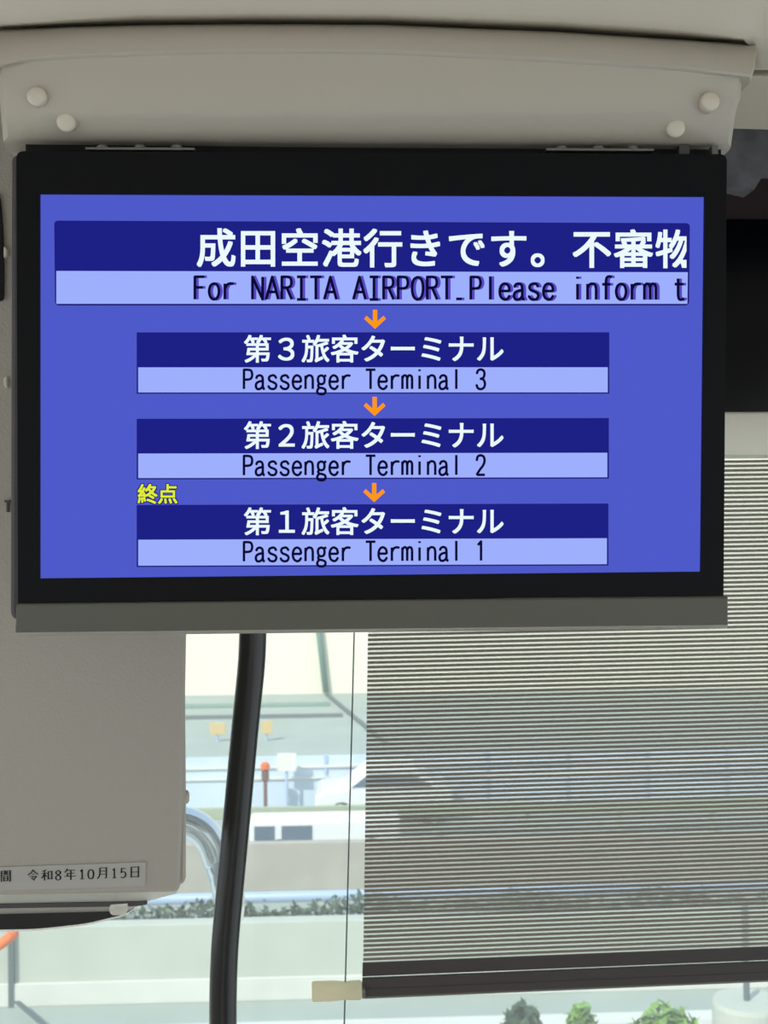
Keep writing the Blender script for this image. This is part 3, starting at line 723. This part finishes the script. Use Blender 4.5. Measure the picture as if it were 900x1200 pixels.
# van roof behind the low wall
Yv = YG(1010)
vz1 = at(340, 963, Yv).z
def boxcar(x0p, x1p, m, label, nm='van'):
    a, b = at(x0p, 980, Yv), at(x1p, 980, Yv)
    t = thing(nm, label, 'van', ((a.x + b.x) / 2, Yv + .5, GZ))
    bm = bmesh.new(); add_box(bm, (a.x, Yv, GZ + .25), (b.x, Yv + 1.0, vz1)); obj('body', bm, M['carw'], t, bevel=.06, seg=3)
    return t, a, b
t_, a_, b_ = boxcar(292, 470, M['carw'], 'white van with dark side windows behind the low concrete wall')
zz0, zz1 = at(330, 986, Yv).z, at(330, 968, Yv).z
for x0, x1 in ((298, 322), (330, 366)):
    p, q = at(x0, 980, Yv), at(x1, 980, Yv); bm = bmesh.new(); add_box(bm, (p.x, Yv - .012, zz0), (q.x, Yv + .02, zz1)); obj('side_window', bm, M['carg'], t_)
for fx in (.2, .8):
    bm = bmesh.new(); add_lathe(bm, (a_.x + (b_.x - a_.x) * fx, Yv - .01, GZ + .28), (0, 1, 0), [(.28, 0), (.28, .2)], 18); obj('wheel', bm, M['tyre'], t_)
# low concrete wall
Yw = YG(1052)
lw = box('concrete_wall', (-14, Yw, GZ), (18, Yw + .22, at(330, 988, Yw).z), M['conc_d'], bevel=.02)
tag(lw, 'weathered grey concrete wall behind the blue rail', 'wall')
# blue rail
Yq = YG(1080)
br = thing('blue_rail', 'pale blue pipe rail above the dark hedge', 'rail', (0, Yq, GZ))
z = at(330, 1051, Yq).z
bm = bmesh.new(); add_tube(bm, [(-12, Yq, z), (16, Yq, z)], .105, 14); obj('pipe', bm, M['blue2'], br, smooth=True)
for k in range(-4, 6):
    bm = bmesh.new(); add_tube(bm, [(k * 3 + .6, Yq, GZ), (k * 3 + .6, Yq, z)], .05, 10); obj('post', bm, M['blue2'], br)
# hedge
def hedge(name, x0, x1, y, d, ztop, m, label, n, size):
    bm = bmesh.new(); rng = random.Random(7 + int(abs(x0) * 10))
    for i in range(n):
        c = Vector((rng.uniform(x0, x1), y + rng.uniform(0, d), 0)); hh = ztop + .18 * sin(c.x * 2.3) * .5 + rng.uniform(-.12, .04)
        c.z = rng.uniform(GZ + .02, hh)
        r = Matrix.Rotation(rng.uniform(0, 6.28), 3, 'Z') @ Matrix.Rotation(rng.uniform(-1.2, 1.2), 3, 'X')
        s = size * rng.uniform(.6, 1.3)
        bm.faces.new([bm.verts.new(c + r @ Vector(p)) for p in ((0, -s, 0), (s * .5, 0, s * .15), (0, s, 0), (-s * .5, 0, s * .15))])
    for k in range(int((x1 - x0) / .5)):
        x = x0 + .25 + k * .5; add_tube(bm, [(x, y + d / 2, GZ), (x + rng.uniform(-.1, .1), y + d / 2, ztop - .15)], .015, 6)
    return tag(obj(name, bm, m, recalc=False, base=((x0 + x1) / 2, y + d / 2, GZ)), label, 'hedge')
Yh = YG(1128)
hedge('hedge', -7, 10, Yh, .5, at(330, 1062, Yh).z, M['leaf'], 'dark green low hedge behind the pale parapet', 9000, .09)
# pale parapet with joint and lower lip
Yq2 = YG(1168)
pa = thing('parapet', 'pale green-white concrete parapet in the lower left', 'parapet', (0, Yq2 + .2, GZ))
zp = at(330, 1080, Yq2).z; zl = at(150, 1148, Yq2).z
bm = bmesh.new(); add_box(bm, (-12, Yq2, GZ), (14, Yq2 + .3, zp)); obj('wall', bm, M['conc_g'], pa, bevel=.02)
bm = bmesh.new(); add_box(bm, (-12, Yq2 - .07, GZ), (14, Yq2 - .002, zl)); obj('plinth', bm, M['concrete'], pa, bevel=.015)
bm = bmesh.new(); p0 = at(12.5, 1080, Yq2 - .01); p1 = at(16, 1148, Yq2 - .01)
add_box(bm, (p0.x - .03, Yq2 - .085, GZ), (p0.x + .06, Yq2, zp)); obj('joint_strip', bm, M['joint'], pa)
bm = bmesh.new(); q0, q1 = at(20, 1175, YG(1175)), at(66, 1215, YG(1215)); d_ = Vector((.05, 0, 0))
add_prism(bm, [q0 - d_, q0 + d_, q1 + d_, q1 - d_], Vector((0, 0, .03)))
tag(obj('cable_cover', bm, M['joint']), 'dark slanting strip on the ground below the parapet, lower left', 'cable cover')
# orange bar at the far lower left
Yo = Yq2 - 6
bm = bmesh.new(); add_tube(bm, spline([tuple(at(*p, Yo)) for p in ((-60, 1150), (-20, 1120), (0, 1107), (8, 1101), (15, 1095), (16, 1092))], 5) + [tuple(at(16, 1088, Yo))], .06, 10)
tag(obj('barrier_bar', bm, M['orange'], smooth=True), 'orange bent barrier bar at the left edge below the cabinet', 'barrier')
# pavement edge and planting at the bottom right
ye = YG(1197)
tag(box('pavement_edge', (-12, ye - .5, GZ), (14, ye - .1, GZ + .08), M['concrete']), 'pale kerb line along the very bottom behind the cord', 'kerb')
Ys = 12.0
for xa, xb, m, lbl in ((588, 640, M['leaf'], 'dark green shrub below the blind hem, left of the bright one'), (732, 830, M['leafb'], 'bright green shrub below the blind hem'), (668, 698, M['leafb'], 'small yellow-green shrub between the two larger shrubs')):
    a, b = at(xa, 1190, Ys), at(xb, 1190, Ys)
    bm = bmesh.new(); rng = random.Random(xa)
    zs = at((xa + xb) / 2, 1178, Ys).z
    for i in range(5000):
        th = rng.uniform(0, 2 * pi); rr = sqrt(rng.random()); hz = rng.random()
        c = Vector(((a.x + b.x) / 2 + (b.x - a.x) / 2 * rr * cos(th), Ys + .4 * rr * sin(th), GZ + .6 + (zs - GZ - .6) * hz * (1 - .12 * rr * rr)))
        r = Matrix.Rotation(rng.uniform(0, 6.28), 3, 'Z') @ Matrix.Rotation(rng.uniform(-1.2, 1.2), 3, 'X'); s = .085 * rng.uniform(.6, 1.3)
        bm.faces.new([bm.verts.new(c + r @ Vector(p)) for p in ((0, -s, 0), (s * .5, 0, s * .15), (0, s, 0), (-s * .5, 0, s * .15))])
    add_tube(bm, [((a.x + b.x) / 2, Ys, GZ), ((a.x + b.x) / 2, Ys, zs - .3)], .04, 8)
    tag(obj('shrub', bm, m, recalc=False, base=((a.x + b.x) / 2, Ys, GZ)), lbl, 'shrub')
# white drum with dark post, lower right
Yd = 11.0; a, b = at(836, 1180, Yd), at(915, 1180, Yd); r = (b.x - a.x) / 2; cx = (a.x + b.x) / 2
dr = thing('drum', 'white round drum with a dark post on top, bottom right corner', 'drum', (cx, Yd, GZ))
zd = at(870, 1172, Yd).z
bm = bmesh.new(); add_lathe(bm, (cx, Yd, GZ), (0, 0, 1), [(r, 0), (r, zd - GZ - .04), (r * .96, zd - GZ)], 32); obj('drum_body', bm, M['conc_g'], dr)
px_ = at(875, 1165, Yd).x
bm = bmesh.new(); add_tube(bm, [(px_, Yd, zd), (px_ - .01, Yd, at(873, 1062, Yd).z)], .028, 10); obj('post', bm, M['joint'], dr)
